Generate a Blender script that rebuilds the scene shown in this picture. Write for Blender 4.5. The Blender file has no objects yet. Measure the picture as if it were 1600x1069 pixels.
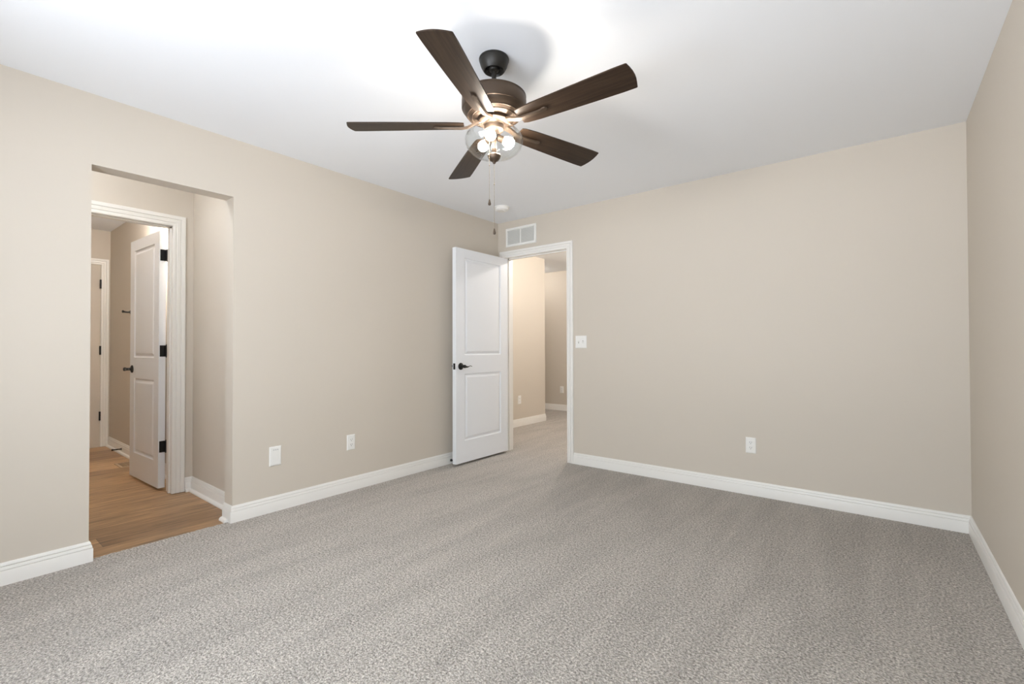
import bpy, bmesh, math, random
from mathutils import Vector, Matrix

scene = bpy.context.scene
COL = scene.collection
PI = math.pi
random.seed(4)
V = Vector

# ------------------------------------------------------------------ camera
YAW, PITCH, ROLL = 0.6702, 0.0118, -0.0027
CAM = V((3.2223, -3.8286, 1.1031))
cd = bpy.data.cameras.new('camera')
cam = bpy.data.objects.new('camera', cd)
COL.objects.link(cam)
cd.sensor_width = 36.0
cd.sensor_fit = 'HORIZONTAL'
cd.lens = 725.04 / 1600 * 36.0
cd.clip_start = 0.02
_c, _s = math.cos(YAW), math.sin(YAW)
_fw = V((-_s * math.cos(PITCH), _c * math.cos(PITCH), math.sin(PITCH)))
_r = V((_c, _s, 0))
_u = _r.cross(_fw)
_r2 = _r * math.cos(ROLL) + _u * math.sin(ROLL)
_u2 = _u * math.cos(ROLL) - _r * math.sin(ROLL)
M3 = Matrix((_r2, _u2, -_fw)).transposed()
cam.matrix_world = Matrix.Translation(CAM) @ M3.to_4x4()
scene.camera = cam

# ------------------------------------------------------------------ view, world, daylight
scene.view_settings.view_transform = 'Standard'
scene.view_settings.look = 'None'
scene.view_settings.gamma = 1.0
scene.view_settings.use_curve_mapping = False
scene.view_settings.exposure = 0.0
scene.cycles.max_bounces = 14
scene.cycles.diffuse_bounces = 9
scene.cycles.glossy_bounces = 5
scene.cycles.transparent_max_bounces = 16

SKY = (0.84, 0.93, 1.02)
SKY_POWER = 10.5
GROUND = (0.90, 0.96, 1.05)
GROUND_POWER = 14.8
BULB_POWER = 9.8           # watts, each fan bulb
BULB_COL = (1.0, 0.90, 0.79)
w = bpy.data.worlds.new('sky')
scene.world = w
w.use_nodes = True
bg = w.node_tree.nodes['Background']
wt = w.node_tree                # sky above the horizon, sunlit ground below it
w_tc = wt.nodes.new('ShaderNodeTexCoord')
w_sep = wt.nodes.new('ShaderNodeSeparateXYZ')
w_map = wt.nodes.new('ShaderNodeMapRange')
w_map.inputs['From Min'].default_value = -0.03
w_map.inputs['From Max'].default_value = 0.03
w_mix = wt.nodes.new('ShaderNodeMix')
w_mix.data_type = 'RGBA'
wt.links.new(w_tc.outputs['Generated'], w_sep.inputs[0])
wt.links.new(w_sep.outputs['Z'], w_map.inputs['Value'])
wt.links.new(w_map.outputs['Result'], w_mix.inputs[0])
w_mix.inputs[6].default_value = (*[c * GROUND_POWER for c in GROUND], 1)
w_mix.inputs[7].default_value = (*[c * SKY_POWER for c in SKY], 1)
wt.links.new(w_mix.outputs[2], bg.inputs[0])
bg.inputs[1].default_value = 1.0

W, H, D = 3.637, 2.44, -4.42
WIN = [('rear', 1.00, 2.08, 0.50, 2.08), ('rear', 2.45, 3.45, 0.50, 2.08)]   # wall, from, to along the wall, sill, head; second added for light


def lamp(name, kind, loc, power, col, size=0.1, rot=None, sy=None):
    ld = bpy.data.lights.new(name, kind)
    ld.energy = power
    ld.color = col
    if kind == 'AREA':
        ld.size = size
        if sy:
            ld.shape = 'RECTANGLE'
            ld.size_y = sy
    else:
        ld.shadow_soft_size = size
    o = bpy.data.objects.new(name, ld)
    o.location = loc
    if rot:
        o.rotation_euler = rot
    COL.objects.link(o)
    return o


for (side, x0, x1, z0, z1) in WIN:   # the daylight enters through the window openings
    loc = ((x0 + x1) / 2, D - 0.06, (z0 + z1) / 2) if side == 'rear' else (W + 0.06, (x0 + x1) / 2, (z0 + z1) / 2)
    a = lamp('window_daylight', 'AREA', loc, 1.0, (1, 1, 1), x1 - x0,
             (PI / 2, 0, 0) if side == 'rear' else (PI / 2, 0, PI / 2), z1 - z0)
    a.data.cycles.is_portal = True
WARM = (1.0, 0.94, 0.88)
lamp('hall_lamps_and_fill', 'POINT', (0.50, 0.88, 2.36), 58.0, WARM, 0.05)
lamp('hall_lamps_and_fill', 'POINT', (0.40, 2.45, 2.34), 24.0, WARM, 0.06)
lamp('hall_lamps_and_fill', 'POINT', (-1.55, 2.50, 2.34), 8.0, WARM, 0.06)  # unseen fill added round the corner to brighten the far hall wall
lamp('bathroom_lamp', 'POINT', (-1.72, -2.63, 2.12), 47.0, WARM, 0.05)
lamp('alcove_fill', 'POINT', (-0.32, -3.35, 2.34), 10.0, (0.92, 0.97, 1.04), 0.06)  # fill light added out of view to brighten the alcove side wall

# ------------------------------------------------------------------ materials


def nodes(name):
    m = bpy.data.materials.new(name)
    m.use_nodes = True
    nt = m.node_tree
    return m, nt, nt.nodes['Principled BSDF']


def N(nt, kind, **kw):
    n = nt.nodes.new(kind)
    for k, v in kw.items():
        if k.startswith('i_'):
            n.inputs[k[2:].replace('_', ' ')].default_value = v
        else:
            setattr(n, k, v)
    return n


def plain(name, col, rough=0.5, metal=0.0, bump=0.0, scale=200.0, spec=0.5, vary=0.0):
    m, nt, b = nodes(name)
    b.inputs['Base Color'].default_value = (*col, 1)
    b.inputs['Roughness'].default_value = rough
    b.inputs['Metallic'].default_value = metal
    b.inputs['Specular IOR Level'].default_value = spec
    tc = N(nt, 'ShaderNodeTexCoord')
    no = N(nt, 'ShaderNodeTexNoise', i_Scale=scale, i_Detail=3.0)
    nt.links.new(tc.outputs['Object'], no.inputs['Vector'])
    if bump:
        bp = N(nt, 'ShaderNodeBump', i_Strength=bump, i_Distance=0.002)
        nt.links.new(no.outputs['Fac'], bp.inputs['Height'])
        nt.links.new(bp.outputs['Normal'], b.inputs['Normal'])
    if vary:
        mr = N(nt, 'ShaderNodeMapRange')
        mr.inputs['To Min'].default_value = 1 - vary
        mr.inputs['To Max'].default_value = 1 + vary
        nt.links.new(no.outputs['Fac'], mr.inputs['Value'])
        mx = N(nt, 'ShaderNodeMix', data_type='RGBA', blend_type='MULTIPLY')
        mx.inputs[0].default_value = 1
        mx.inputs[6].default_value = (*col, 1)
        nt.links.new(mr.outputs['Result'], mx.inputs[7])
        nt.links.new(mx.outputs[2], b.inputs['Base Color'])
    return m


M_WALL = plain('greige_wall_paint', (0.60, 0.546, 0.472), 0.55, bump=0.04, scale=260, spec=0.3)
M_CEIL = plain('white_ceiling_paint', (0.85, 0.87, 0.90), 0.8, bump=0.05, scale=180, spec=0.2)
M_TRIM = plain('white_trim_paint', (0.80, 0.785, 0.75), 0.35)
M_DOOR = plain('white_door_paint', (0.79, 0.81, 0.84), 0.38, bump=0.02, scale=120)
M_PLATE = plain('white_plastic', (0.82, 0.81, 0.78), 0.3)
M_SLOT = plain('dark_slot', (0.06, 0.055, 0.05), 0.6)
M_BLACK = plain('matte_black_metal', (0.012, 0.011, 0.010), 0.42, 0.3)
M_BRONZE = plain('dark_bronze', (0.078, 0.054, 0.037), 0.42, 0.6, bump=0.02, scale=300)
M_CANOPY = plain('black_bronze', (0.020, 0.018, 0.015), 0.42, 0.4)
M_GRILLE = plain('white_grille_enamel', (0.80, 0.80, 0.77), 0.4)
M_DUCT = plain('grey_duct', (0.5, 0.5, 0.49), 0.7)
M_REG = plain('tan_register_metal', (0.42, 0.31, 0.20), 0.45, 0.2)
M_CHAIN = plain('antique_brass_chain', (0.30, 0.25, 0.18), 0.35, 0.9)
M_FOB = plain('dark_wood_fob', (0.055, 0.035, 0.02), 0.4, vary=0.3)
M_WHITE2 = plain('white_window_frame', (0.8, 0.8, 0.8), 0.4)
M_RUBBER = plain('black_rubber', (0.01, 0.01, 0.01), 0.6)

# carpet: twisted cut pile, speckled warm grey with faint tracks
M_CARPET, nt, b = nodes('grey_carpet_pile')
tc = N(nt, 'ShaderNodeTexCoord')
vo = N(nt, 'ShaderNodeTexVoronoi', i_Scale=150.0)
n1 = N(nt, 'ShaderNodeTexNoise', i_Scale=105.0, i_Detail=5.0, i_Roughness=0.7)
n2 = N(nt, 'ShaderNodeTexNoise', i_Scale=1.4, i_Detail=3.0, i_Distortion=0.6)
mp = N(nt, 'ShaderNodeMapping')
mp.inputs['Rotation'].default_value = (0, 0, math.radians(6))
mp.inputs['Scale'].default_value = (5.0, 0.8, 1)
for nn in (vo, n1):
    nt.links.new(tc.outputs['Object'], nn.inputs['Vector'])
nt.links.new(tc.outputs['Object'], mp.inputs['Vector'])
nt.links.new(mp.outputs['Vector'], n2.inputs['Vector'])
rp = N(nt, 'ShaderNodeValToRGB')
rp.color_ramp.elements[0].position = 0.35
rp.color_ramp.elements[0].color = (0.205, 0.181, 0.155, 1)
rp.color_ramp.elements[1].position = 0.64
rp.color_ramp.elements[1].color = (0.78, 0.725, 0.66, 1)
nt.links.new(n1.outputs['Fac'], rp.inputs['Fac'])
mv = N(nt, 'ShaderNodeMapRange')
mv.inputs['From Max'].default_value = 0.7
mv.inputs['To Min'].default_value = 1.12
mv.inputs['To Max'].default_value = 0.72
nt.links.new(vo.outputs['Distance'], mv.inputs['Value'])
mt = N(nt, 'ShaderNodeMapRange')
mt.inputs['From Min'].default_value = 0.35
mt.inputs['From Max'].default_value = 0.65
mt.inputs['To Min'].default_value = 0.92
mt.inputs['To Max'].default_value = 1.07
nt.links.new(n2.outputs['Fac'], mt.inputs['Value'])
mm = N(nt, 'ShaderNodeMath', operation='MULTIPLY')
nt.links.new(mv.outputs['Result'], mm.inputs[0])
nt.links.new(mt.outputs['Result'], mm.inputs[1])
mx = N(nt, 'ShaderNodeMix', data_type='RGBA', blend_type='MULTIPLY')
mx.inputs[0].default_value = 1
nt.links.new(rp.outputs['Color'], mx.inputs[6])
nt.links.new(mm.outputs[0], mx.inputs[7])
nt.links.new(mx.outputs[2], b.inputs['Base Color'])
b.inputs['Roughness'].default_value = 0.95
b.inputs['Specular IOR Level'].default_value = 0.1
b.inputs['Sheen Weight'].default_value = 0.15
ad = N(nt, 'ShaderNodeMath', operation='SUBTRACT')
nt.links.new(n1.outputs['Fac'], ad.inputs[0])
nt.links.new(vo.outputs['Distance'], ad.inputs[1])
bp = N(nt, 'ShaderNodeBump', i_Strength=0.75, i_Distance=0.008)
nt.links.new(ad.outputs[0], bp.inputs['Height'])
nt.links.new(bp.outputs['Normal'], b.inputs['Normal'])

# vinyl planks: rows run along y
M_PLANK, nt, b = nodes('brown_oak_planks')
tc = N(nt, 'ShaderNodeTexCoord')
mp = N(nt, 'ShaderNodeMapping')
mp.inputs['Rotation'].default_value = (0, 0, PI / 2)
br = N(nt, 'ShaderNodeTexBrick', i_Scale=1.0)
br.inputs['Brick Width'].default_value = 1.22
br.inputs['Row Height'].default_value = 0.178
br.inputs['Mortar Size'].default_value = 0.0012
br.inputs['Mortar Smooth'].default_value = 0.2
br.inputs['Color1'].default_value = (0.48, 0.295, 0.148, 1)
br.inputs['Color2'].default_value = (0.24, 0.138, 0.068, 1)
br.inputs['Mortar'].default_value = (0.10, 0.055, 0.03, 1)
br.offset = 0.37
nt.links.new(tc.outputs['Object'], mp.inputs['Vector'])
nt.links.new(mp.outputs['Vector'], br.inputs['Vector'])
mg = N(nt, 'ShaderNodeMapping')
mg.inputs['Scale'].default_value = (26, 1.6, 1)
ng = N(nt, 'ShaderNodeTexNoise', i_Scale=1.6, i_Detail=6.0, i_Roughness=0.65, i_Distortion=1.2)
nt.links.new(tc.outputs['Object'], mg.inputs['Vector'])
nt.links.new(mg.outputs['Vector'], ng.inputs['Vector'])
mr = N(nt, 'ShaderNodeMapRange')
mr.inputs['From Min'].default_value = 0.33
mr.inputs['From Max'].default_value = 0.67
mr.inputs['To Min'].default_value = 0.48
mr.inputs['To Max'].default_value = 1.55
nt.links.new(ng.outputs['Fac'], mr.inputs['Value'])
mx = N(nt, 'ShaderNodeMix', data_type='RGBA', blend_type='MULTIPLY')
mx.inputs[0].default_value = 1
nt.links.new(br.outputs['Color'], mx.inputs[6])
nt.links.new(mr.outputs['Result'], mx.inputs[7])
nt.links.new(mx.outputs[2], b.inputs['Base Color'])
b.inputs['Roughness'].default_value = 0.38

# fan blade walnut: grain along the blade (local x)
M_BLADE, nt, b = nodes('walnut_blade')
tc = N(nt, 'ShaderNodeTexCoord')
mg = N(nt, 'ShaderNodeMapping')
mg.inputs['Scale'].default_value = (3, 60, 3)
ng = N(nt, 'ShaderNodeTexNoise', i_Scale=1.5, i_Detail=5.0, i_Distortion=0.8)
nt.links.new(tc.outputs['Object'], mg.inputs['Vector'])
nt.links.new(mg.outputs['Vector'], ng.inputs['Vector'])
rp = N(nt, 'ShaderNodeValToRGB')
rp.color_ramp.elements[0].position = 0.3
rp.color_ramp.elements[0].color = (0.019, 0.0110, 0.0068, 1)
rp.color_ramp.elements[1].position = 0.75
rp.color_ramp.elements[1].color = (0.044, 0.027, 0.0165, 1)
nt.links.new(ng.outputs['Fac'], rp.inputs['Fac'])
nt.links.new(rp.outputs['Color'], b.inputs['Base Color'])
b.inputs['Roughness'].default_value = 0.40
b.inputs['Specular IOR Level'].default_value = 0.2

# clear thin glass: lets light straight through, mirrors a little at grazing angles
M_GLASS = bpy.data.materials.new('clear_glass')
M_GLASS.use_nodes = True
nt = M_GLASS.node_tree
nt.nodes.clear()
out = N(nt, 'ShaderNodeOutputMaterial')
tr = N(nt, 'ShaderNodeBsdfTransparent')
tr.inputs[0].default_value = (0.97, 0.98, 0.98, 1)
gl = N(nt, 'ShaderNodeBsdfGlossy')
gl.inputs['Roughness'].default_value = 0.03
lw = N(nt, 'ShaderNodeLayerWeight')
lw.inputs['Blend'].default_value = 0.5
pw = N(nt, 'ShaderNodeMath', operation='POWER')
pw.inputs[1].default_value = 4.5
ma = N(nt, 'ShaderNodeMath', operation='MULTIPLY_ADD')
ma.inputs[1].default_value = 0.75
ma.inputs[2].default_value = 0.035
nt.links.new(lw.outputs['Facing'], pw.inputs[0])
nt.links.new(pw.outputs[0], ma.inputs[0])
ms = N(nt, 'ShaderNodeMixShader')
nt.links.new(ma.outputs[0], ms.inputs[0])
nt.links.new(tr.outputs[0], ms.inputs[1])
nt.links.new(gl.outputs[0], ms.inputs[2])
nt.links.new(ms.outputs[0], out.inputs[0])

M_BULB = bpy.data.materials.new('lit_bulb')
M_BULB.use_nodes = True
nt = M_BULB.node_tree
nt.nodes.clear()
out = N(nt, 'ShaderNodeOutputMaterial')
em = N(nt, 'ShaderNodeEmission')
em.inputs[0].default_value = (*BULB_COL, 1)
em.inputs[1].default_value = BULB_POWER / (PI * 4 * PI * 0.03 ** 2)
nt.links.new(em.outputs[0], out.inputs[0])

# ------------------------------------------------------------------ mesh helpers


def finish(name, bm, mat, parent=None, smooth=False, angle=40):
    bmesh.ops.recalc_face_normals(bm, faces=bm.faces[:])
    me = bpy.data.meshes.new(name)
    bm.to_mesh(me)
    bm.free()
    me.materials.append(mat)
    if smooth:
        for pl in me.polygons:
            pl.use_smooth = True
        me.set_sharp_from_angle(angle=math.radians(angle))
    o = bpy.data.objects.new(name, me)
    COL.objects.link(o)
    if parent:
        o.parent = parent
    return o


def tag(o, label=None, cat=None, group=None, kind=None):
    if label:
        o['label'] = label
    if cat:
        o['category'] = cat
    if group:
        o['group'] = group
    if kind:
        o['kind'] = kind
    return o


def thing(name, label, cat, loc=(0, 0, 0), rot=(0, 0, 0), group=None, kind=None):
    o = bpy.data.objects.new(name, None)
    o.empty_display_size = 0.05
    o.location = loc
    o.rotation_euler = rot
    COL.objects.link(o)
    return tag(o, label, cat, group, kind)


def box(bm, a, b_, bevel=0.0, seg=2):
    x0, y0, z0 = (min(a[i], b_[i]) for i in range(3))
    x1, y1, z1 = (max(a[i], b_[i]) for i in range(3))
    vs = [bm.verts.new(p) for p in ((x0, y0, z0), (x1, y0, z0), (x1, y1, z0), (x0, y1, z0),
                                    (x0, y0, z1), (x1, y0, z1), (x1, y1, z1), (x0, y1, z1))]
    fs = [bm.faces.new([vs[i] for i in f]) for f in ((0, 3, 2, 1), (4, 5, 6, 7), (0, 1, 5, 4),
                                                     (1, 2, 6, 5), (2, 3, 7, 6), (3, 0, 4, 7))]
    if bevel:
        es = list({e for f in fs for e in f.edges})
        bmesh.ops.bevel(bm, geom=es, offset=bevel, segments=seg, affect='EDGES', profile=0.5)
    return vs


def lathe(bm, prof, seg=48, mat=None, close=False):
    """prof = [(r, z)...] turned about z; points with r=0 close it."""
    mat = mat or Matrix.Identity(4)
    rings = []
    for r, z in prof:
        if r < 1e-6:
            rings.append([bm.verts.new(mat @ V((0, 0, z)))])
        else:
            rings.append([bm.verts.new(mat @ V((r * math.cos(2 * PI * i / seg), r * math.sin(2 * PI * i / seg), z)))
                          for i in range(seg)])
    pairs = list(zip(rings[:-1], rings[1:]))
    if close:
        pairs.append((rings[-1], rings[0]))
    for A, B in pairs:
        for i in range(seg):
            j = (i + 1) % seg
            if len(A) == 1 and len(B) == 1:
                continue
            if len(A) == 1:
                bm.faces.new((A[0], B[i], B[j]))
            elif len(B) == 1:
                bm.faces.new((A[i], B[0], A[j]))
            else:
                bm.faces.new((A[i], B[i], B[j], A[j]))


def along(p, q):
    """matrix whose z axis runs from p towards q, origin p"""
    d = (V(q) - V(p)).normalized()
    return Matrix.Translation(V(p)) @ d.to_track_quat('Z', 'Y').to_matrix().to_4x4()


def rod(bm, p, q, r, r2=None, seg=16):
    L = (V(q) - V(p)).length
    r2 = r if r2 is None else r2
    lathe(bm, [(0, 0), (r, 0), (r2, L), (0, L)], seg, along(p, q))


def tube(bm, pts, rads, seg=12):
    pts = [V(p) for p in pts]
    rings = []
    for i, p in enumerate(pts):
        d = (pts[min(i + 1, len(pts) - 1)] - pts[max(i - 1, 0)]).normalized()
        m = d.to_track_quat('Z', 'Y').to_matrix()
        rr = rads[i]
        ra, rb = rr if isinstance(rr, tuple) else (rr, rr)
        rings.append([bm.verts.new(p + m @ V((ra * math.cos(2 * PI * k / seg), rb * math.sin(2 * PI * k / seg), 0)))
                      for k in range(seg)])
    for A, B in zip(rings[:-1], rings[1:]):
        for i in range(seg):
            j = (i + 1) % seg
            bm.faces.new((A[i], A[j], B[j], B[i]))
    bm.faces.new(rings[0][::-1])
    bm.faces.new(rings[-1])


def sweep(bm, path, Nv, prof, pre=None, post=None):
    """moulding: prof = [(u, v)] with u to the left of the path (seen down Nv) and v along Nv"""
    path = [V(p) for p in path]
    Nv = V(Nv)
    dirs = [(path[i + 1] - path[i]).normalized() for i in range(len(path) - 1)]
    d_in = [V(pre) if pre else dirs[0]] + dirs
    d_out = dirs + [V(post) if post else dirs[-1]]
    rings = []
    for p, a, b_ in zip(path, d_in, d_out):
        sa, sb = Nv.cross(a), Nv.cross(b_)
        m = (sa + sb).normalized()
        m = m / max(m.dot(sa), 0.2)
        rings.append([bm.verts.new(p + m * u + Nv * v) for u, v in prof])
    n = len(prof)
    for A, B in zip(rings[:-1], rings[1:]):
        for i in range(n):
            j = (i + 1) % n
            bm.faces.new((A[i], A[j], B[j], B[i]))
    bm.faces.new(rings[0])
    bm.faces.new(rings[-1][::-1])


# ------------------------------------------------------------------ setting: shell


def struct(name, boxes, mat):
    bm = bmesh.new()
    for a, b_ in boxes:
        box(bm, a, b_)
    return tag(finish(name, bm, mat), kind='structure')


T = 0.12
OY0, OY1, OZ = -3.299, -2.619, 2.069           # cased-less opening in the left wall
AY = -2.53                                     # right side wall of alcove and bathroom
struct('ceiling', [((-3.9, -4.7, H), (3.9, 3.4, H + 0.12))], M_CEIL)
struct('wall_left', [((-T, D - T, -0.05), (0, OY0, H)), ((-T, OY1, -0.05), (0, T, H)),
                     ((-T, OY0, OZ), (0, OY1, H))], M_WALL)
DX0, DX1, DZ = 0.10, 0.865, 2.055              # clear doorway in the back wall
struct('wall_back', [((-0.86, 0, -0.05), (DX0 - 0.018, T, H)), ((DX1 + 0.018, 0, -0.05), (W + T, T, H)),
                     ((DX0 - 0.018, 0, DZ + 0.018), (DX1 + 0.018, T, H))], M_WALL)


def pierced(side, a0, a1, mk):
    """boxes of a wall from a0 to a1 with the window openings of that side left out"""
    cuts = sorted(w_[1:] for w_ in WIN if w_[0] == side)
    out, at = [], a0
    for (b0, b1, z0, z1) in cuts:
        out += [mk(at, b0, -0.05, H), mk(b0, b1, -0.05, z0), mk(b0, b1, z1, H)]
        at = b1
    return out + [mk(at, a1, -0.05, H)]


struct('wall_right', pierced('right', D - T, 0, lambda a, b_, z0, z1: ((W, a, z0), (W + T, b_, z1))), M_WALL)
struct('wall_rear', pierced('rear', 0, W, lambda a, b_, z0, z1: ((a, D - T, z0), (b_, D, z1))), M_WALL)

# alcove and bathroom beyond the left opening
AX, BX = -1.0, -3.66
EY0, EY1, EZ = -3.38, -2.668, 2.035             # clear doorway of the second door
struct('wall_alcove_right', [((BX - T, AY, -0.05), (-T, AY + T, H))], M_WALL)
struct('wall_alcove_left', [((AX, -3.74, -0.05), (-T, -3.62, H))], M_WALL)
struct('wall_alcove_back', [((AX - T, -4.42, -0.05), (AX, EY0 - 0.018, H)), ((AX - T, EY1 + 0.018, -0.05), (AX, AY, H)),
                            ((AX - T, EY0 - 0.018, EZ + 0.018), (AX, EY1 + 0.018, H))], M_WALL)
struct('wall_bathroom_back', [((BX - T, -4.42, -0.05), (BX, AY, H))], M_WALL)
struct('wall_bathroom_left', [((BX, -4.42, -0.05), (AX - T, -4.30, H))], M_WALL)
struct('floor_alcove', [((BX - T, -4.5, -0.09), (-0.034, AY + T, -0.003))], M_PLANK)

# hall beyond the back door
HX, HY, HE = -0.74, 1.985, 3.07
bm = bmesh.new()
box(bm, (HX - T, T, -0.05), (HX, HY, H))
es = [e for e in bm.edges if all(abs(v.co.x - HX) < 1e-5 and abs(v.co.y - HY) < 1e-5 for v in e.verts)]
bmesh.ops.bevel(bm, geom=es, offset=0.02, segments=5, affect='EDGES', profile=0.5)
box(bm, (-3.1, HY - T, -0.05), (HX - T, HY, H))
tag(finish('wall_hall_left', bm, M_WALL, smooth=True), kind='structure')
struct('wall_hall_back', [((-3.1, HE, -0.05), (1.8, HE + T, H))], M_WALL)
struct('wall_hall_right', [((1.68, T, -0.05), (1.8, HE, H))], M_WALL)
struct('wall_hall_end', [((-3.22, HY - T, -0.05), (-3.1, HE + T, H))], M_WALL)

# carpet with a slightly ragged edge at the wood threshold
bm = bmesh.new()
edge = []
n = 90
for i in range(n + 1):
    y = OY0 + (OY1 - OY0) * i / n
    edge.append((-0.030 + random.uniform(-0.004, 0.004), y))
outline = [(0, D), (W, D), (W, 0), (DX1, 0), (DX1, T), (1.68, T), (1.68, HE), (-3.1, HE), (-3.1, HY), (HX, HY),
           (HX, T), (DX0, T), (DX0, 0), (0, 0), (0, OY1)] + edge[::-1] + [(0, OY0)]
top = [bm.verts.new((x, y, 0)) for x, y in outline]
bot = [bm.verts.new((x, y, -0.04)) for x, y in outline]
bm.faces.new(top)
bm.faces.new(bot[::-1])
for i in range(len(top)):
    j = (i + 1) % len(top)
    bm.faces.new((top[i], bot[i], bot[j], top[j]))
bmesh.ops.triangulate(bm, faces=bm.faces[:])
tag(finish('floor', bm, M_CARPET), kind='structure')

# ------------------------------------------------------------------ setting: mouldings
BASE = [(0, 0), (0.0155, 0), (0.0155, 0.066), (0.0145, 0.0685), (0.0085, 0.0695), (0.0085, 0.0708), (0.0130, 0.0722), (0.0122, 0.079),
        (0.0100, 0.0855), (0.0045, 0.0870), (0.0045, 0.0882), (0.0088, 0.0895), (0.0075, 0.097), (0.0045, 0.1025), (0.002, 0.104), (0, 0.104)]
SHOE = [(0.0145, -0.003), (0.0345, -0.003), (0.0335, 0.006), (0.029, 0.013), (0.022, 0.017), (0.0145, 0.018)]


def mould(name, runs, prof=BASE, mat=M_TRIM):
    bm = bmesh.new()
    for r in runs:
        path, pre, post = (list(r) + [None, None])[:3] if not isinstance(r[0][0], (int, float)) else (r, None, None)
        sweep(bm, path, (0, 0, 1), prof, pre, post)
    return tag(finish(name, bm, mat, smooth=True, angle=25), kind='structure')


mould('baseboard_left', [([(0, -0.02, 0), (0, OY1, 0), (-T + 0.001, OY1, 0)],),
                         ([(-T + 0.001, OY0, 0), (0, OY0, 0), (0, D, 0)], None, (1, 0, 0))])
mould('baseboard_back', [([(W, 0, 0), (0.936, 0, 0)], (0, 1, 0))])
mould('baseboard_right', [([(W, D, 0), (W, 0, 0)], (1, 0, 0), (-1, 0, 0))])
mould('baseboard_rear', [([(0, D, 0), (W, D, 0)], (0, -1, 0), (0, 1, 0))])
mould('baseboard_alcove', [([(-T, AY, 0), (AX, AY, 0), (AX, -2.582, 0)],)])
mould('trim_4', [([(-T, AY, 0), (AX, AY, 0), (AX, -2.582, 0)],),
                 ([(-0.036, OY1, 0), (-T + 0.001, OY1, 0)],)], SHOE)
mould('baseboard_bathroom', [([(AX - T, AY, 0), (BX, AY, 0)],)])
mould('trim_5', [([(AX - T, AY, 0), (BX + 0.004, AY, 0)],)], SHOE)
arc = [(HX - 0.02 + 0.02 * math.cos(a), HY - 0.02 + 0.02 * math.sin(a), 0) for a in (PI / 2, PI / 3, PI / 6, 0)]
mould('baseboard_hall', [([(-3.1, HY, 0)] + arc + [(HX, T, 0)],), ([(1.68, HE, 0), (-3.1, HE, 0)],)])

CAS = [(-0.004, 0), (-0.004, 0.009), (0.000, 0.0115), (0.012, 0.0115), (0.014, 0.0070), (0.018, 0.0070), (0.021, 0.0125), (0.036, 0.0145),
       (0.038, 0.0090), (0.042, 0.0090), (0.045, 0.0165), (0.062, 0.0175), (0.067, 0.0150), (0.069, 0)]


def doorway(name, origin, ax, Nv, a0, a1, zt, wide, depth, both=False, stop=None):
    """jamb lining and mitred casing round an opening; ax = 'x' or 'y' (the axis along the wall)"""
    k = wide / 0.069
    prof = [(u * k if u > 0 else u, v) for u, v in CAS]
    P = (lambda a, z, d=0: V((a, origin, z)) + V(Nv) * d) if ax == 'x' else (lambda a, z, d=0: V((origin, a, z)) + V(Nv) * d)
    bm = bmesh.new()
    e = 0.005
    sweep(bm, [P(a0 - e, 0), P(a0 - e, zt + e), P(a1 + e, zt + e), P(a1 + e, 0)], Nv, prof)
    for p, q in ((P(a0 - 0.018, 0, 0.0), P(a0, zt, -depth)), (P(a1, 0, 0.0), P(a1 + 0.018, zt, -depth)),
                 (P(a0 - 0.018, zt, 0.0), P(a1 + 0.018, zt + 0.018, -depth))):
        box(bm, p, q)
    if stop:
        s0, s1 = stop
        for p, q in ((P(a0 - 0.001, 0, -s0), P(a0 + 0.010, zt, -s1)), (P(a1 - 0.010, 0, -s0), P(a1 + 0.001, zt, -s1)),
                     (P(a0, zt - 0.010, -s0), P(a1, zt + 0.001, -s1))):
            box(bm, p, q)
    if both:
        N2 = -V(Nv)
        sweep(bm, [P(a1 + e, 0, -depth), P(a1 + e, zt + e, -depth), P(a0 - e, zt + e, -depth), P(a0 - e, 0, -depth)], N2, prof)
    return tag(finish(name, bm, M_TRIM, smooth=True, angle=25), kind='structure')


doorway('trim_1', 0.0, 'x', (0, -1, 0), DX0, DX1, DZ, 0.066, T, True, (0.048, 0.082))
doorway('trim_2', AX, 'y', (1, 0, 0), EY0, EY1, EZ, 0.080, T, False, (0.030, 0.062))
doorway('trim_3', BX, 'y', (1, 0, 0), -3.33, -2.612, 2.045, 0.066, 0.05)

# ------------------------------------------------------------------ doors


def door_face(bm, w_, z0, z1, y, s, panels):
    """one moulded face at local y; s = outward sign; panels = [(xa, xb, za, zb)]"""
    xs = sorted({0, w_} | {p[0] for p in panels} | {p[1] for p in panels})
    zs = sorted({z0, z1} | {p[2] for p in panels} | {p[3] for p in panels})
    for i in range(len(xs) - 1):
        for j in range(len(zs) - 1):
            cell = (xs[i], xs[i + 1], zs[j], zs[j + 1])
            if cell in panels:
                xa, xb, za, zb = cell
                prev = None
                for ins, dep in ((0, 0), (0.003, -0.0075), (0.010, -0.0105), (0.016, -0.0105), (0.034, -0.0025), (0.037, -0.0015)):
                    r = [bm.verts.new((x, y + s * dep, z)) for x, z in ((xa + ins, za + ins), (xb - ins, za + ins),
                                                                      (xb - ins, zb - ins), (xa + ins, zb - ins))]
                    if prev:
                        for k in range(4):
                            bm.faces.new((prev[k], prev[(k + 1) % 4], r[(k + 1) % 4], r[k]))
                    prev = r
                bm.faces.new(prev)
            else:
                bm.faces.new([bm.verts.new(p) for p in ((cell[0], y, cell[2]), (cell[1], y, cell[2]),
                                                        (cell[1], y, cell[3]), (cell[0], y, cell[3]))])


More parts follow.
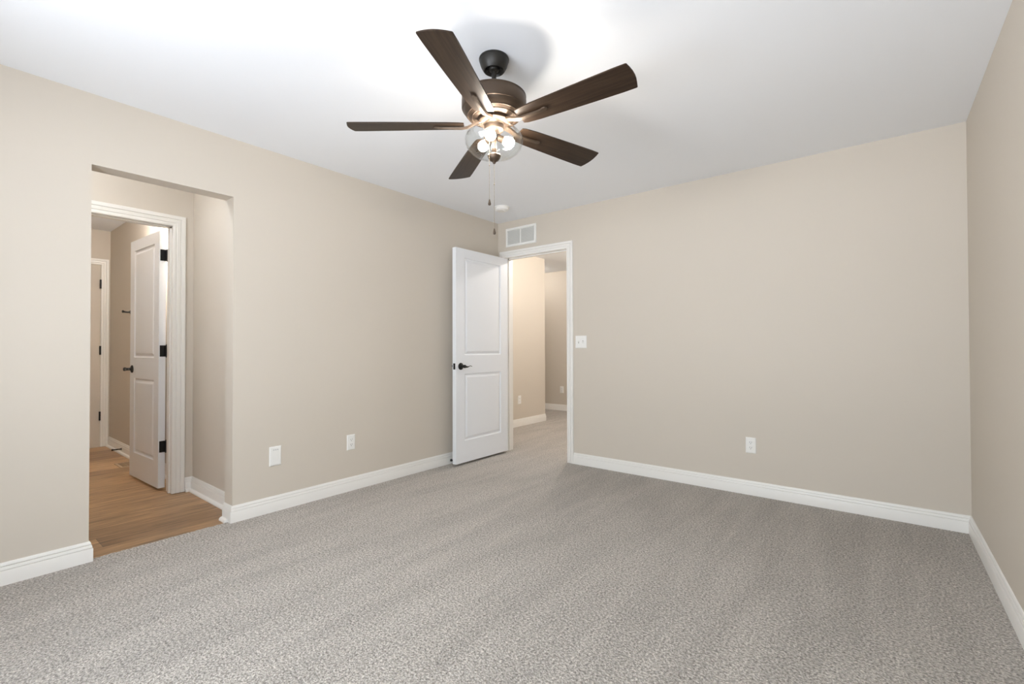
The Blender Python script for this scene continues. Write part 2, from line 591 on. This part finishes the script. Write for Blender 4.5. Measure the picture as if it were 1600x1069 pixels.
def lever(parent, x, z, y, s, length=0.105):
    """lever handle on the face at local y, outward s, pointing to the hinge (-x)"""
    bm = bmesh.new()
    m = along((x, y, z), (x, y + s, z))
    lathe(bm, [(0, 0), (0.033, 0), (0.033, 0.004), (0.030, 0.008), (0.022, 0.011), (0.014, 0.013), (0.0115, 0.020),
               (0.0115, 0.040), (0.015, 0.044), (0.016, 0.056), (0.012, 0.062), (0, 0.064)], 28, m)
    pts, rads = [], []
    for i in range(15):
        t = i / 14
        pts.append((x + 0.004 - t * length, y + s * (0.052 - 0.004 * t), z - 0.005 * math.sin(t * PI * 1.1) + 0.013 * max(0, t - 0.45) * math.sin((t - 0.45) / 0.55 * PI * 1.15) * 1.6))
        rads.append((0.0062 - 0.0025 * t, (0.0135 - 0.0105 * min(1, t * 1.5)) if t > 0 else 0.011))
    tube(bm, pts, rads, 12)
    return finish('lever_handle', bm, M_BLACK, parent, True)


def make_door(name, label, w_, z0, z1, loc, rotz, th=0.0445, panels=True):
    """local frame: x from the hinge to the latch, y = thickness from 0 to th"""
    root = thing(name, label, 'door', loc, (0, 0, rotz), kind='structure')
    bm = bmesh.new()
    pan = [(0.113, w_ - 0.113, z0 + 0.205, z0 + 0.835), (0.113, w_ - 0.113, z0 + 1.010, z1 - 0.088)]
    if w_ < 0.74:
        pan = [(0.105, w_ - 0.105, a, b_) for (_, _, a, b_) in pan]
    door_face(bm, w_, z0, z1, th, 1, pan)
    door_face(bm, w_, z0, z1, 0, -1, pan)
    for q in (((0, 0, z0), (0, th, z0), (0, th, z1), (0, 0, z1)), ((w_, 0, z0), (w_, th, z0), (w_, th, z1), (w_, 0, z1)),
              ((0, 0, z0), (w_, 0, z0), (w_, th, z0), (0, th, z0)), ((0, 0, z1), (w_, 0, z1), (w_, th, z1), (0, th, z1))):
        bm.faces.new([bm.verts.new(p) for p in q])
    bmesh.ops.remove_doubles(bm, verts=bm.verts[:], dist=1e-5)
    finish('door_leaf', bm, M_DOOR, root)
    return root


def hinge(parent, z, plate_y=(0.004, 0.040), pin=(-0.004, -0.006), wide=True):
    """leaf screwed to the hinge edge (local x=0) and a knuckle barrel with round tips"""
    bm = bmesh.new()
    if wide:
        box(bm, (-0.0025, plate_y[0], z - 0.044), (0.0, plate_y[1], z + 0.044))
    for k in range(5):
        rod(bm, (pin[0], pin[1], z - 0.044 + k * 0.0178), (pin[0], pin[1], z - 0.044 + k * 0.0178 + 0.0165), 0.0062, seg=14)
    for s in (-1, 1):
        lathe(bm, [(0, 0), (0.0045, 0), (0.005, 0.003), (0.0035, 0.006), (0, 0.007)], 12,
              along((pin[0], pin[1], z + s * 0.0445), (pin[0], pin[1], z + s * 1.0)))
    box(bm, (min(pin[0], -0.0) - 0.001, pin[1], z - 0.044), (min(pin[0], 0.0) + 0.0015, plate_y[0] + 0.001, z + 0.044))
    return finish('hinge', bm, M_BLACK, parent, True)


# door 1: swung 90 degrees into the room, back against the left wall
# local x -> world -y, local y -> world +x
d1 = make_door('door_1', 'white two-panel door standing open beside the back doorway', 0.762, 0.022, 2.038, (0.1045, -0.024, 0), -PI / 2)
lever(d1, 0.762 - 0.062, 0.928, 0.0445, 1)
lever(d1, 0.762 - 0.062, 0.928, 0.0, -1)
bm = bmesh.new()
box(bm, (0.762, 0.0095, 0.900), (0.7635, 0.035, 0.957))
box(bm, (0.762, 0.015, 0.919), (0.768, 0.029, 0.938), 0.002)
finish('latch_plate', bm, M_BLACK, d1)
bm = bmesh.new()
lathe(bm, [(0, 0), (0.0105, 0), (0.0105, 0.006), (0.0085, 0.010), (0.0085, 0.022), (0.0115, 0.025), (0.0115, 0.033), (0.009, 0.036), (0, 0.0365)], 20,
      along((0.752, 0.0, 0.052), (0.752, -1.0, 0.052)))
finish('bumper', bm, M_RUBBER, d1, True)
for z in (0.33, 1.08, 1.83):
    h = hinge(d1, z, pin=(-0.004, -0.004))
    h.data.materials.clear()
    h.data.materials.append(M_BRONZE)

# door 2: swung into the bathroom, hinge edge facing the room
# local x -> world -x (slightly -y), local y -> world -y
d2 = make_door('door_2', 'white two-panel door swung open into the bathroom', 0.690, 0.018, 2.022, (-1.168, -2.664, 0), PI + math.radians(2.2))
lever(d2, 0.690 - 0.062, 0.928, 0.0445, 1)
for z in (0.338, 1.083, 1.833):
    h2 = hinge(d2, z, plate_y=(0.004, 0.038), pin=(-0.008, -0.004))
    bm = bmesh.new()
    box(bm, (-0.050, 0.004, z - 0.044), (-0.001, 0.0065, z + 0.044))
    finish('jamb_leaf', bm, M_BLACK, h2)

# door 3: closed at the far end of the bathroom, with knuckles on its right edge
d3 = make_door('door_3', 'closed white door at the far end of the bathroom', 0.712, 0.012, 2.040, (BX - 0.046, -2.615, 0), -PI / 2)
for z in (0.345, 1.083, 1.83):
    bm = bmesh.new()
    for k in range(5):
        rod(bm, (0.0, 0.056, z - 0.05 + k * 0.0202), (0.0, 0.056, z - 0.05 + k * 0.0202 + 0.019), 0.0085, seg=14)
    box(bm, (-0.006, 0.044, z - 0.05), (0.006, 0.057, z + 0.05))
    finish('hinge', bm, M_BLACK, d3, True)

# windows behind the viewer, the second added to even out the light
for k, (side, x0, x1, z0, z1) in enumerate(WIN):
    rear = side == 'rear'
    wf = thing('window_%d' % (k + 1), None, None, ((x0 + x1) / 2, D, z0) if rear else (W, (x0 + x1) / 2, z0),
               (0, 0, 0) if rear else (0, 0, PI / 2), kind='structure')
    bm = bmesh.new()
    ww, wh = x1 - x0, z1 - z0
    for a, b_ in (((-ww / 2, -0.1, 0), (-ww / 2 + 0.05, -0.02, wh)), ((ww / 2 - 0.05, -0.1, 0), (ww / 2, -0.02, wh)),
                  ((-ww / 2, -0.1, 0), (ww / 2, -0.02, 0.05)), ((-ww / 2, -0.1, wh - 0.05), (ww / 2, -0.02, wh)),
                  ((-0.03, -0.09, 0), (0.03, -0.03, wh)), ((-ww / 2, -0.08, wh / 2 - 0.02), (ww / 2, -0.04, wh / 2 + 0.02))):
        box(bm, a, b_)
    finish('window_frame', bm, M_WHITE2, wf)

# ------------------------------------------------------------------ ceiling fan
FX, FY = 1.835, -2.207
fan = thing('ceiling_fan', 'dark bronze five-blade ceiling fan with lit glass bowl light', 'ceiling fan', (FX, FY, H))
F0 = -H                        # fan-local z of the floor: local z = world z - H


def fz(prof):
    return [(r, z - H) for r, z in prof]


bm = bmesh.new()
lathe(bm, fz([(0, 2.4395), (0.068, 2.4395), (0.0695, 2.436), (0.0690, 2.430), (0.0675, 2.4285), (0.0670, 2.424), (0.0610, 2.404),
              (0.0530, 2.389), (0.0475, 2.3815), (0.0445, 2.3805), (0.0425, 2.384), (0.034, 2.396), (0.024, 2.400), (0, 2.401)]), 56)
finish('canopy', bm, M_CANOPY, fan, True, 35)
bm = bmesh.new()
lathe(bm, fz([(0, 2.400), (0.024, 2.400), (0.026, 2.392), (0.022, 2.383), (0.0115, 2.378), (0.0108, 2.37), (0.0108, 2.30), (0.020, 2.288), (0.022, 2.268), (0, 2.268)]), 32)
for k in range(4):
    a = k * PI / 2 + 0.5
    c = V((0.031 * math.cos(a), 0.031 * math.sin(a), 2.394 - H))
    rod(bm, c, c - V((0, 0, 0.008)), 0.0045, seg=10)
finish('downrod', bm, M_CANOPY, fan, True, 35)

tilt = Matrix.Rotation(math.radians(0.2), 4, 'X') @ Matrix.Rotation(math.radians(-1.83), 4, 'Y')
PZ = 2.128 - H                # blade plane
bm = bmesh.new()
lathe(bm, fz([(0, 2.270), (0.06, 2.270), (0.125, 2.267), (0.143, 2.264), (0.148, 2.260), (0.1485, 2.256)]), 72)
lathe(bm, fz([(0.1465, 2.258), (0.1475, 2.250), (0.149, 2.240), (0.149, 2.205), (0.146, 2.199), (0.1425, 2.1975)]), 72)
lathe(bm, fz([(0.1425, 2.1985), (0.141, 2.193), (0.134, 2.182), (0.124, 2.172), (0.1235, 2.169), (0.1205, 2.169), (0.119, 2.171),
              (0.106, 2.163), (0.1045, 2.160), (0.1015, 2.160), (0.098, 2.162), (0.085, 2.157), (0, 2.157)]), 72)
finish('motor_housing', bm, M_BRONZE, fan, True, 30)
bm = bmesh.new()
lathe(bm, fz([(0, 2.158), (0.072, 2.158), (0.074, 2.152), (0.074, 2.142), (0.066, 2.136), (0.052, 2.134), (0.046, 2.128), (0.046, 2.112),
              (0.043, 2.106), (0.036, 2.102), (0.030, 2.094), (0.028, 2.084), (0, 2.084)]), 56)
finish('light_fitter', bm, M_BRONZE, fan, True, 30)

# blades: local x = outward, pitched 12 degrees
R0, R1 = 0.138, 0.664


def blade_outline():
    pts = []
    for x, h in ((R0, 0.043), (R0 + 0.02, 0.0495), (0.22, 0.0540), (0.35, 0.0590), (0.48, 0.0635), (0.60, 0.0668), (R1 - 0.016, 0.0675)):
        pts.append((x, h))
    tip = [(R1 - 0.0125, 0.0665), (R1 - 0.0105, 0.064), (R1 - 0.006, 0.045), (R1 - 0.0015, 0.022), (R1, 0)]
    up = pts + tip
    return up + [(x, -h) for x, h in up[-2::-1]]


blade0 = None
for k in range(5):
    ang = math.radians(-66.94) + k * 2 * PI / 5
    mw = Matrix.Translation((0, 0, PZ)) @ tilt @ Matrix.Rotation(ang, 4, 'Z') @ Matrix.Rotation(math.radians(-12), 4, 'X')
    if blade0 is None:
        bm = bmesh.new()
        ol = blade_outline()
        th = 0.0055
        up = [bm.verts.new((x, y, th / 2)) for x, y in ol]
        dn = [bm.verts.new((x, y, -th / 2)) for x, y in ol]
        bm.faces.new(up)
        bm.faces.new(dn[::-1])
        for i in range(len(up)):
            j = (i + 1) % len(up)
            bm.faces.new((up[i], dn[i], dn[j], up[j]))
        es = [e for e in bm.edges if abs(e.verts[0].co.z - e.verts[1].co.z) < 1e-6]
        bmesh.ops.bevel(bm, geom=es, offset=0.0012, segments=2, affect='EDGES')
        blade0 = finish('blade', bm, M_BLADE, fan, True, 30)
        blade0.matrix_local = mw
        # arm: a slim bar under the blade root, pointed at its end, cranked up into the hub
        bm = bmesh.new()
        st = [(0.060, 0.016, 0.013, 0.010), (0.095, 0.014, 0.004, 0.009), (0.125, 0.013, -0.008, 0.008), (0.150, 0.011, -0.0115, 0.008), (0.215, 0.0085, -0.0108, 0.008),
              (0.250, 0.0085, -0.0100, 0.007), (0.258, 0.0115, -0.0085, 0.0055), (0.272, 0.0110, -0.0075, 0.0045), (0.280, 0.004, -0.0065, 0.0035)]
        prev = None
        for x, hw, zc, ht in st:
            r = [bm.verts.new((x, hw, zc + ht / 2)), bm.verts.new((x, hw * 0.8, zc - ht / 2)),
                 bm.verts.new((x, -hw * 0.8, zc - ht / 2)), bm.verts.new((x, -hw, zc + ht / 2))]
            if prev:
                for i in range(4):
                    bm.faces.new((prev[i], prev[(i + 1) % 4], r[(i + 1) % 4], r[i]))
            else:
                bm.faces.new(r)
            prev = r
        bm.faces.new(prev[::-1])
        arm0 = finish('blade_arm', bm, M_BRONZE, blade0, True, 30)
    else:
        c = blade0.copy()
        COL.objects.link(c)
        c.parent = fan
        c.matrix_local = mw
        a = arm0.copy()
        COL.objects.link(a)
        a.parent = c

# light kit
RIGHT = V((_c, _s, 0))
AWAY = V((-_s, _c, 0))
bm = bmesh.new()
lathe(bm, fz([(0, 2.080), (0.016, 2.080), (0.018, 2.074), (0.012, 2.066), (0.0115, 2.03), (0.0135, 2.02), (0.010, 2.01), (0.005, 2.005), (0.005, 1.985), (0, 1.985)]), 28)
finish('centre_stem', bm, M_BRONZE, fan, True, 30)
bm = bmesh.new()
lathe(bm, [(0, 0), (0.012, 0.000), (0.0155, 0.006), (0.0155, 0.034), (0.0175, 0.036), (0.0175, 0.040), (0.0145, 0.040), (0.0145, 0.012), (0, 0.012)], 28)
sock_me = finish('bulb_socket', bm, M_BRONZE, fan, True, 30)
bm = bmesh.new()
lathe(bm, [(0, 0.0), (0.012, 0.0), (0.0135, 0.010), (0.017, 0.018), (0.0245, 0.031), (0.0288, 0.043), (0.030, 0.054), (0.0285, 0.066),
           (0.0235, 0.0765), (0.015, 0.0835), (0.007, 0.0865), (0, 0.087)], 24)
bulb_me = finish('bulb', bm, M_BULB, sock_me, True, 80)
for k, a in enumerate((140, 6, -102)):
    a = math.radians(a)
    d = RIGHT * math.cos(a) + AWAY * math.sin(a)
    p = V((0, 0, 2.074 - H)) + d * 0.016
    m = along(p, p + d * 0.86 - V((0, 0, 0.34)))
    if k == 0:
        s, bl = sock_me, bulb_me
    else:
        s, bl = sock_me.copy(), bulb_me.copy()
        COL.objects.link(s)
        COL.objects.link(bl)
        s.parent, bl.parent = fan, s
    s.matrix_local = m
    bl.location = (0, 0, 0.0125)
    bl.scale = (0.80, 0.80, 0.80)
bm = bmesh.new()
gp = [(0.0960, 2.108), (0.0975, 2.1065), (0.099, 2.102), (0.107, 2.096), (0.120, 2.089), (0.131, 2.076), (0.1348, 2.062), (0.133, 2.046), (0.126, 2.028), (0.114, 2.011), (0.097, 1.998), (0.075, 1.990), (0.050, 1.9875), (0.024, 1.9865)]
inn = [(r - 0.0028, z + (0.0 if z > 2.05 else 0.0026)) for r, z in gp][::-1]
inn[0] = (0.024, gp[-1][1] + 0.0028)
lathe(bm, fz(gp + inn), 72, close=True)
finish('glass_shade', bm, M_GLASS, fan, True, 60)
bm = bmesh.new()
lathe(bm, fz([(0, 1.992), (0.029, 1.992), (0.031, 1.988), (0.0295, 1.984), (0.026, 1.975), (0.019, 1.966), (0.010, 1.961), (0.0075, 1.957), (0.0055, 1.952), (0, 1.951)]), 36)
finish('finial', bm, M_BRONZE, fan, True, 30)


def pull_chain(off, zt, zb, bead):
    bm = bmesh.new()
    rod(bm, (off.x, off.y, zt - H), (off.x, off.y, zb + 0.026 - H), 0.0007, seg=6)
    z = zt - 0.003
    while z > zb + 0.03:
        lathe(bm, [(0, -0.0012), (0.0011, -0.0006), (0.0011, 0.0006), (0, 0.0012)], 6, Matrix.Translation((off.x, off.y, z - H)))
        z -= 0.0036
    lathe(bm, [(0, -0.004), (0.002, -0.002), (0.0024, 0), (0.002, 0.002), (0, 0.004)], 10, Matrix.Translation((off.x, off.y, bead - H)))
    ch = finish('pull_chain', bm, M_CHAIN, fan, True, 60)
    bm = bmesh.new()
    lathe(bm, [(0, 0), (0.0045, 0.0005), (0.0066, 0.004), (0.0068, 0.008), (0.005, 0.016), (0.0032, 0.023), (0.0028, 0.027), (0, 0.0275)], 18,
          Matrix.Translation((off.x, off.y, zb - H)))
    finish('pull_fob', bm, M_FOB, ch, True, 60)


pull_chain(RIGHT * -0.021 - AWAY * 0.022, 2.092, 1.752, 1.935)
pull_chain(V((0, 0, 0)), 1.953, 1.624, 1.855)

# ------------------------------------------------------------------ small fixtures
sd = thing('smoke_detector', 'round white smoke detector on the ceiling near the back corner', 'smoke detector', (0.411, -0.432, H))
bm = bmesh.new()
lathe(bm, [(0, 0), (0.071, 0), (0.071, -0.008), (0.067, -0.010), (0, -0.010)], 48)
finish('mounting_plate', bm, M_PLATE, sd, True, 30)
bm = bmesh.new()
lathe(bm, [(0, -0.0101), (0.064, -0.0101), (0.0645, -0.026), (0.060, -0.031), (0.058, -0.0305), (0.056, -0.033), (0.050, -0.036), (0.046, -0.0355), (0.044, -0.037), (0, -0.0385)], 48)
finish('detector_cover', bm, M_PLATE, sd, True, 30)
bm = bmesh.new()
lathe(bm, [(0, -0.036), (0.010, -0.036), (0.010, -0.0402), (0, -0.041)], 20, Matrix.Translation((0.024, 0.0, 0)))
finish('test_button', bm, M_PLATE, sd, True, 30)

# return air grille above the doorway (back wall, faces -y)
gx0, gx1, gz0, gz1 = 0.112, 0.507, 2.166, 2.364
gr = thing('return_air_grille', 'white louvred return air grille above the back doorway', 'vent grille', ((gx0 + gx1) / 2, 0, gz0))
gw, gh = (gx1 - gx0) / 2, gz1 - gz0
bm = bmesh.new()
FRM = [(0, 0), (0, 0.004), (0.004, 0.010), (0.020, 0.012), (0.024, 0.010), (0.024, 0)]
sweep(bm, [(-gw, 0, 0), (-gw, 0, gh), (gw, 0, gh), (gw, 0, 0), (-gw, 0, 0)], (0, -1, 0), [(-u, v) for u, v in FRM], pre=(-1, 0, 0), post=(0, 0, 1))
finish('grille_frame', bm, M_GRILLE, gr)
bm = bmesh.new()
box(bm, (-0.006, -0.011, 0.024), (0.006, 0, gh - 0.024))
finish('mullion', bm, M_GRILLE, gr)
bm = bmesh.new()
box(bm, (-gw + 0.022, -0.0012, 0.022), (gw - 0.022, 0, gh - 0.022))
finish('duct_backing', bm, M_DUCT, gr)
bm = bmesh.new()
nl = 17
for i in range(nl):
    zc = 0.026 + (gh - 0.052) * (i + 0.5) / nl
    for xa, xb in ((-gw + 0.024, -0.006), (0.006, gw - 0.024)):
        vs = [bm.verts.new(p) for p in ((xa, -0.009, zc - 0.0045), (xb, -0.009, zc - 0.0045), (xb, -0.0015, zc + 0.0045), (xa, -0.0015, zc + 0.0045))]
        vt = [bm.verts.new(v.co + V((0, -0.0006, 0.0008))) for v in vs]
        bm.faces.new(vs)
        bm.faces.new(vt[::-1])
        for a_ in range(4):
            b2 = (a_ + 1) % 4
            bm.faces.new((vs[a_], vs[b2], vt[b2], vt[a_]))
finish('louvres', bm, M_GRILLE, gr)


def plate_mesh(bm, w_, h_, t=0.006):
    """wall plate lying in local x-z, front towards local -y"""
    hw, hh = w_ / 2, h_ / 2
    prev = None
    for ins, y in ((0, 0), (0, -t * 0.35), (0.0012, -t * 0.6), (0.006, -t)):
        r = [bm.verts.new((x, y, z)) for x, z in ((-hw + ins, -hh + ins), (hw - ins, -hh + ins), (hw - ins, hh - ins), (-hw + ins, hh - ins))]
        if prev:
            for k in range(4):
                bm.faces.new((prev[k], prev[(k + 1) % 4], r[(k + 1) % 4], r[k]))
        else:
            bm.faces.new(r[::-1])
        prev = r
    bm.faces.new(prev)


def outlet_proto():
    root = thing('wall_outlet', 'x', 'outlet')
    bm = bmesh.new()
    plate_mesh(bm, 0.070, 0.117)
    lathe(bm, [(0, 0), (0.0032, 0), (0.0028, 0.0009), (0, 0.0011)], 14, along((0, -0.006, 0), (0, -1, 0)))
    finish('cover_plate', bm, M_PLATE, root, True, 20)
    for s in (-1, 1):
        bm = bmesh.new()
        n_ = 32
        ring = []
        for i in range(n_):
            a = 2 * PI * i / n_
            ring.append((0.0172 * math.cos(a), max(-0.0138, min(0.0138, 0.0172 * math.sin(a)))))
        A = [bm.verts.new((x, -0.0058, z + s * 0.0195)) for x, z in ring]
        B = [bm.verts.new((x * 0.99, -0.0082, z * 0.99 + s * 0.0195)) for x, z in ring]
        Cc = [bm.verts.new((x * 0.93, -0.0088, z * 0.93 + s * 0.0195)) for x, z in ring]
        for P_, Q_ in ((A, B), (B, Cc)):
            for i in range(n_):
                j = (i + 1) % n_
                bm.faces.new((P_[i], P_[j], Q_[j], Q_[i]))
        bm.faces.new(Cc)
        bm.faces.new(A[::-1])
        rc = finish('receptacle', bm, M_PLATE, root, True, 30)
        bm = bmesh.new()
        zc = s * 0.0195
        box(bm, (-0.0078, -0.0091, zc + 0.000), (-0.0052, -0.0085, zc + 0.0085))
        box(bm, (0.0052, -0.0091, zc + 0.001), (0.0078, -0.0085, zc + 0.0078))
        lathe(bm, [(0, 0), (0.0027, 0), (0.0027, 0.0006), (0, 0.0006)], 12, along((0, -0.0085, zc - 0.0065), (0, -1, zc - 0.0065)))
        finish('slots', bm, M_SLOT, rc)
    return root


def copy_tree(o, parent=None):
    c = o.copy()
    COL.objects.link(c)
    if parent:
        c.parent = parent
    for ch in list(o.children):
        copy_tree(ch, c)
    return c


ol = outlet_proto()
spots = [((2.461, -0.0002, 0.3685), 0, 'white duplex outlet low on the wide back wall'),
         ((0.0002, -1.779, 0.372), PI / 2, 'white duplex outlet low on the left wall near the open door'),
         ((HX + 0.0002, 1.334, 0.369), PI / 2, 'white duplex outlet on the hall side wall through the doorway'),
         ((-1.136, HE - 0.0002, 0.364), 0, 'white duplex outlet on the far hall wall through the doorway')]
for i, (loc, rz, lb) in enumerate(spots):
    o = ol if i == 0 else None
    if o is None:
        o = copy_tree(ol)
    o.location = loc
    o.rotation_euler = (0, 0, rz)
    tag(o, lb, 'outlet', 'duplex outlets low on the walls')

# blank cover plate with an inset field, left wall
cp = thing('wall_plate', 'white blank wall plate low on the left wall beside the opening', 'wall plate', (0.0002, -2.3535, 0.3715), (0, 0, PI / 2))
bm = bmesh.new()
plate_mesh(bm, 0.080, 0.130, 0.008)
finish('cover_plate', bm, M_PLATE, cp, True, 20)
bm = bmesh.new()
sweep(bm, [(-0.027, -0.008, -0.050), (-0.027, -0.008, 0.050), (0.027, -0.008, 0.050), (0.027, -0.008, -0.050), (-0.027, -0.008, -0.050)],
      (0, -1, 0), [(-0.002, -0.001), (-0.002, 0.001), (0.0, 0.0016), (0.002, 0.001), (0.002, -0.001)], pre=(-1, 0, 0), post=(0, 0, 1))
finish('insert_rim', bm, M_PLATE, cp)
bm = bmesh.new()
for k in range(3):
    box(bm, (-0.017 + k * 0.013, -0.0092, 0.040), (-0.009 + k * 0.013, -0.0078, 0.0455))
finish('notches', bm, M_DUCT, cp)

# double toggle switch beside the doorway
sw = thing('light_switch', 'white double toggle light switch right of the back doorway', 'light switch', (1.018, -0.0002, 1.154))
bm = bmesh.new()
plate_mesh(bm, 0.118, 0.117)
for sx in (-0.023, 0.023):
    for sz in (-0.030, 0.030):
        lathe(bm, [(0, 0), (0.003, 0), (0.0026, 0.0009), (0, 0.001)], 12, along((sx, -0.006, sz), (sx, -1, sz)))
finish('switch_plate', bm, M_PLATE, sw, True, 20)
for sx, up in ((-0.023, 1), (0.023, -1)):
    bm = bmesh.new()
    box(bm, (sx - 0.0052, -0.0066, -0.012), (sx + 0.0052, -0.0055, 0.012))
    r0 = [bm.verts.new((sx + a, -0.006, b_)) for a, b_ in ((-0.0045, -0.006), (0.0045, -0.006), (0.0045, 0.006), (-0.0045, 0.006))]
    r1 = [bm.verts.new((sx + a, -0.0185, b_ + up * 0.009)) for a, b_ in ((-0.0036, -0.0035), (0.0036, -0.0035), (0.0036, 0.0035), (-0.0036, 0.0035))]
    for k in range(4):
        bm.faces.new((r0[k], r0[(k + 1) % 4], r1[(k + 1) % 4], r1[k]))
    bm.faces.new(r1)
    tg = finish('toggle', bm, M_PLATE, sw)
    bm = bmesh.new()
    box(bm, (sx - 0.0052, -0.0071, -up * 0.0115), (sx + 0.0052, -0.0064, -up * 0.0065))
    finish('slot_shadow_gap', bm, M_SLOT, tg)

# wall hook in the bathroom (faces -y)
hk = thing('wall_hook', 'small black hook on the bathroom side wall above the door lever', 'hook', (-2.792, AY, 1.476))
bm = bmesh.new()
lathe(bm, [(0, 0), (0.022, 0), (0.022, 0.003), (0.018, 0.007), (0.009, 0.010), (0, 0.010)], 24, along((0, 0, 0), (0, -1, 0)))
finish('base', bm, M_BLACK, hk, True)
bm = bmesh.new()
tube(bm, [(0, -0.008, 0), (0, -0.03, -0.002), (0, -0.05, 0), (0, -0.060, 0.003)], [0.009, 0.0075, 0.0085, 0.010], 14)
lathe(bm, [(0, 0), (0.012, 0.002), (0.014, 0.008), (0.011, 0.015), (0, 0.018)], 18, along((0, -0.056, 0.003), (0, -1, 0.003)))
finish('peg', bm, M_BLACK, hk, True)

# spring door stops on the baseboards


def door_stop(label, loc, rz, length):
    root = thing('door_stop', label, 'door stop', loc, (0, 0, rz), group=None)
    bm = bmesh.new()
    lathe(bm, [(0, 0), (0.012, 0), (0.012, 0.003), (0.007, 0.006), (0, 0.006)], 18, along((0, 0, 0), (1, 0, 0)))
    finish('base', bm, M_BLACK, root, True)
    bm = bmesh.new()
    prof = [(0, 0.006)]
    n_ = 14
    for i in range(n_):
        z = 0.006 + (length - 0.022) * i / n_
        prof += [(0.0055, z), (0.0070, z + (length - 0.022) / n_ * 0.5)]
    prof += [(0.005, length - 0.014), (0, length - 0.014)]
    lathe(bm, prof, 14, along((0, 0, 0), (1, 0, 0)))
    finish('spring', bm, M_BLACK, root, True)
    bm = bmesh.new()
    lathe(bm, [(0, length - 0.0155), (0.009, length - 0.015), (0.0105, length - 0.008), (0.009, length - 0.001), (0, length)], 16, along((0, 0, 0), (1, 0, 0)))
    finish('tip', bm, M_RUBBER, root, True)
    return root


door_stop('black spring door stop on the bathroom baseboard', (-3.04, AY - 0.0157, 0.046), -PI / 2 - 0.15, 0.082)

# floor register in the bathroom
rg = thing('floor_register', 'tan metal floor register set in the wood floor', 'floor vent', (-2.408, -2.642, -0.003))
hw, hh = 0.125, 0.064
bm = bmesh.new()
sweep(bm, [(-hw, -hh, 0), (hw, -hh, 0), (hw, hh, 0), (-hw, hh, 0), (-hw, -hh, 0)], (0, 0, 1),
      [(0, 0), (0, 0.003), (0.004, 0.005), (0.020, 0.0055), (0.022, 0.003), (0.022, 0)], pre=(0, -1, 0), post=(1, 0, 0))
finish('register_frame', bm, M_REG, rg)
bm = bmesh.new()
box(bm, (-hw + 0.021, -hh + 0.021, 0.0002), (hw - 0.021, hh - 0.021, 0.0008))
finish('duct_opening', bm, M_SLOT, rg)
bm = bmesh.new()
for i in range(22):
    x = -hw + 0.028 + i * (2 * hw - 0.056) / 21
    box(bm, (x - 0.0016, -hh + 0.021, 0.0008), (x + 0.0016, hh - 0.021, 0.0042))
box(bm, (-hw + 0.021, -0.002, 0.0008), (hw - 0.021, 0.002, 0.0044))
finish('louvres', bm, M_REG, rg)
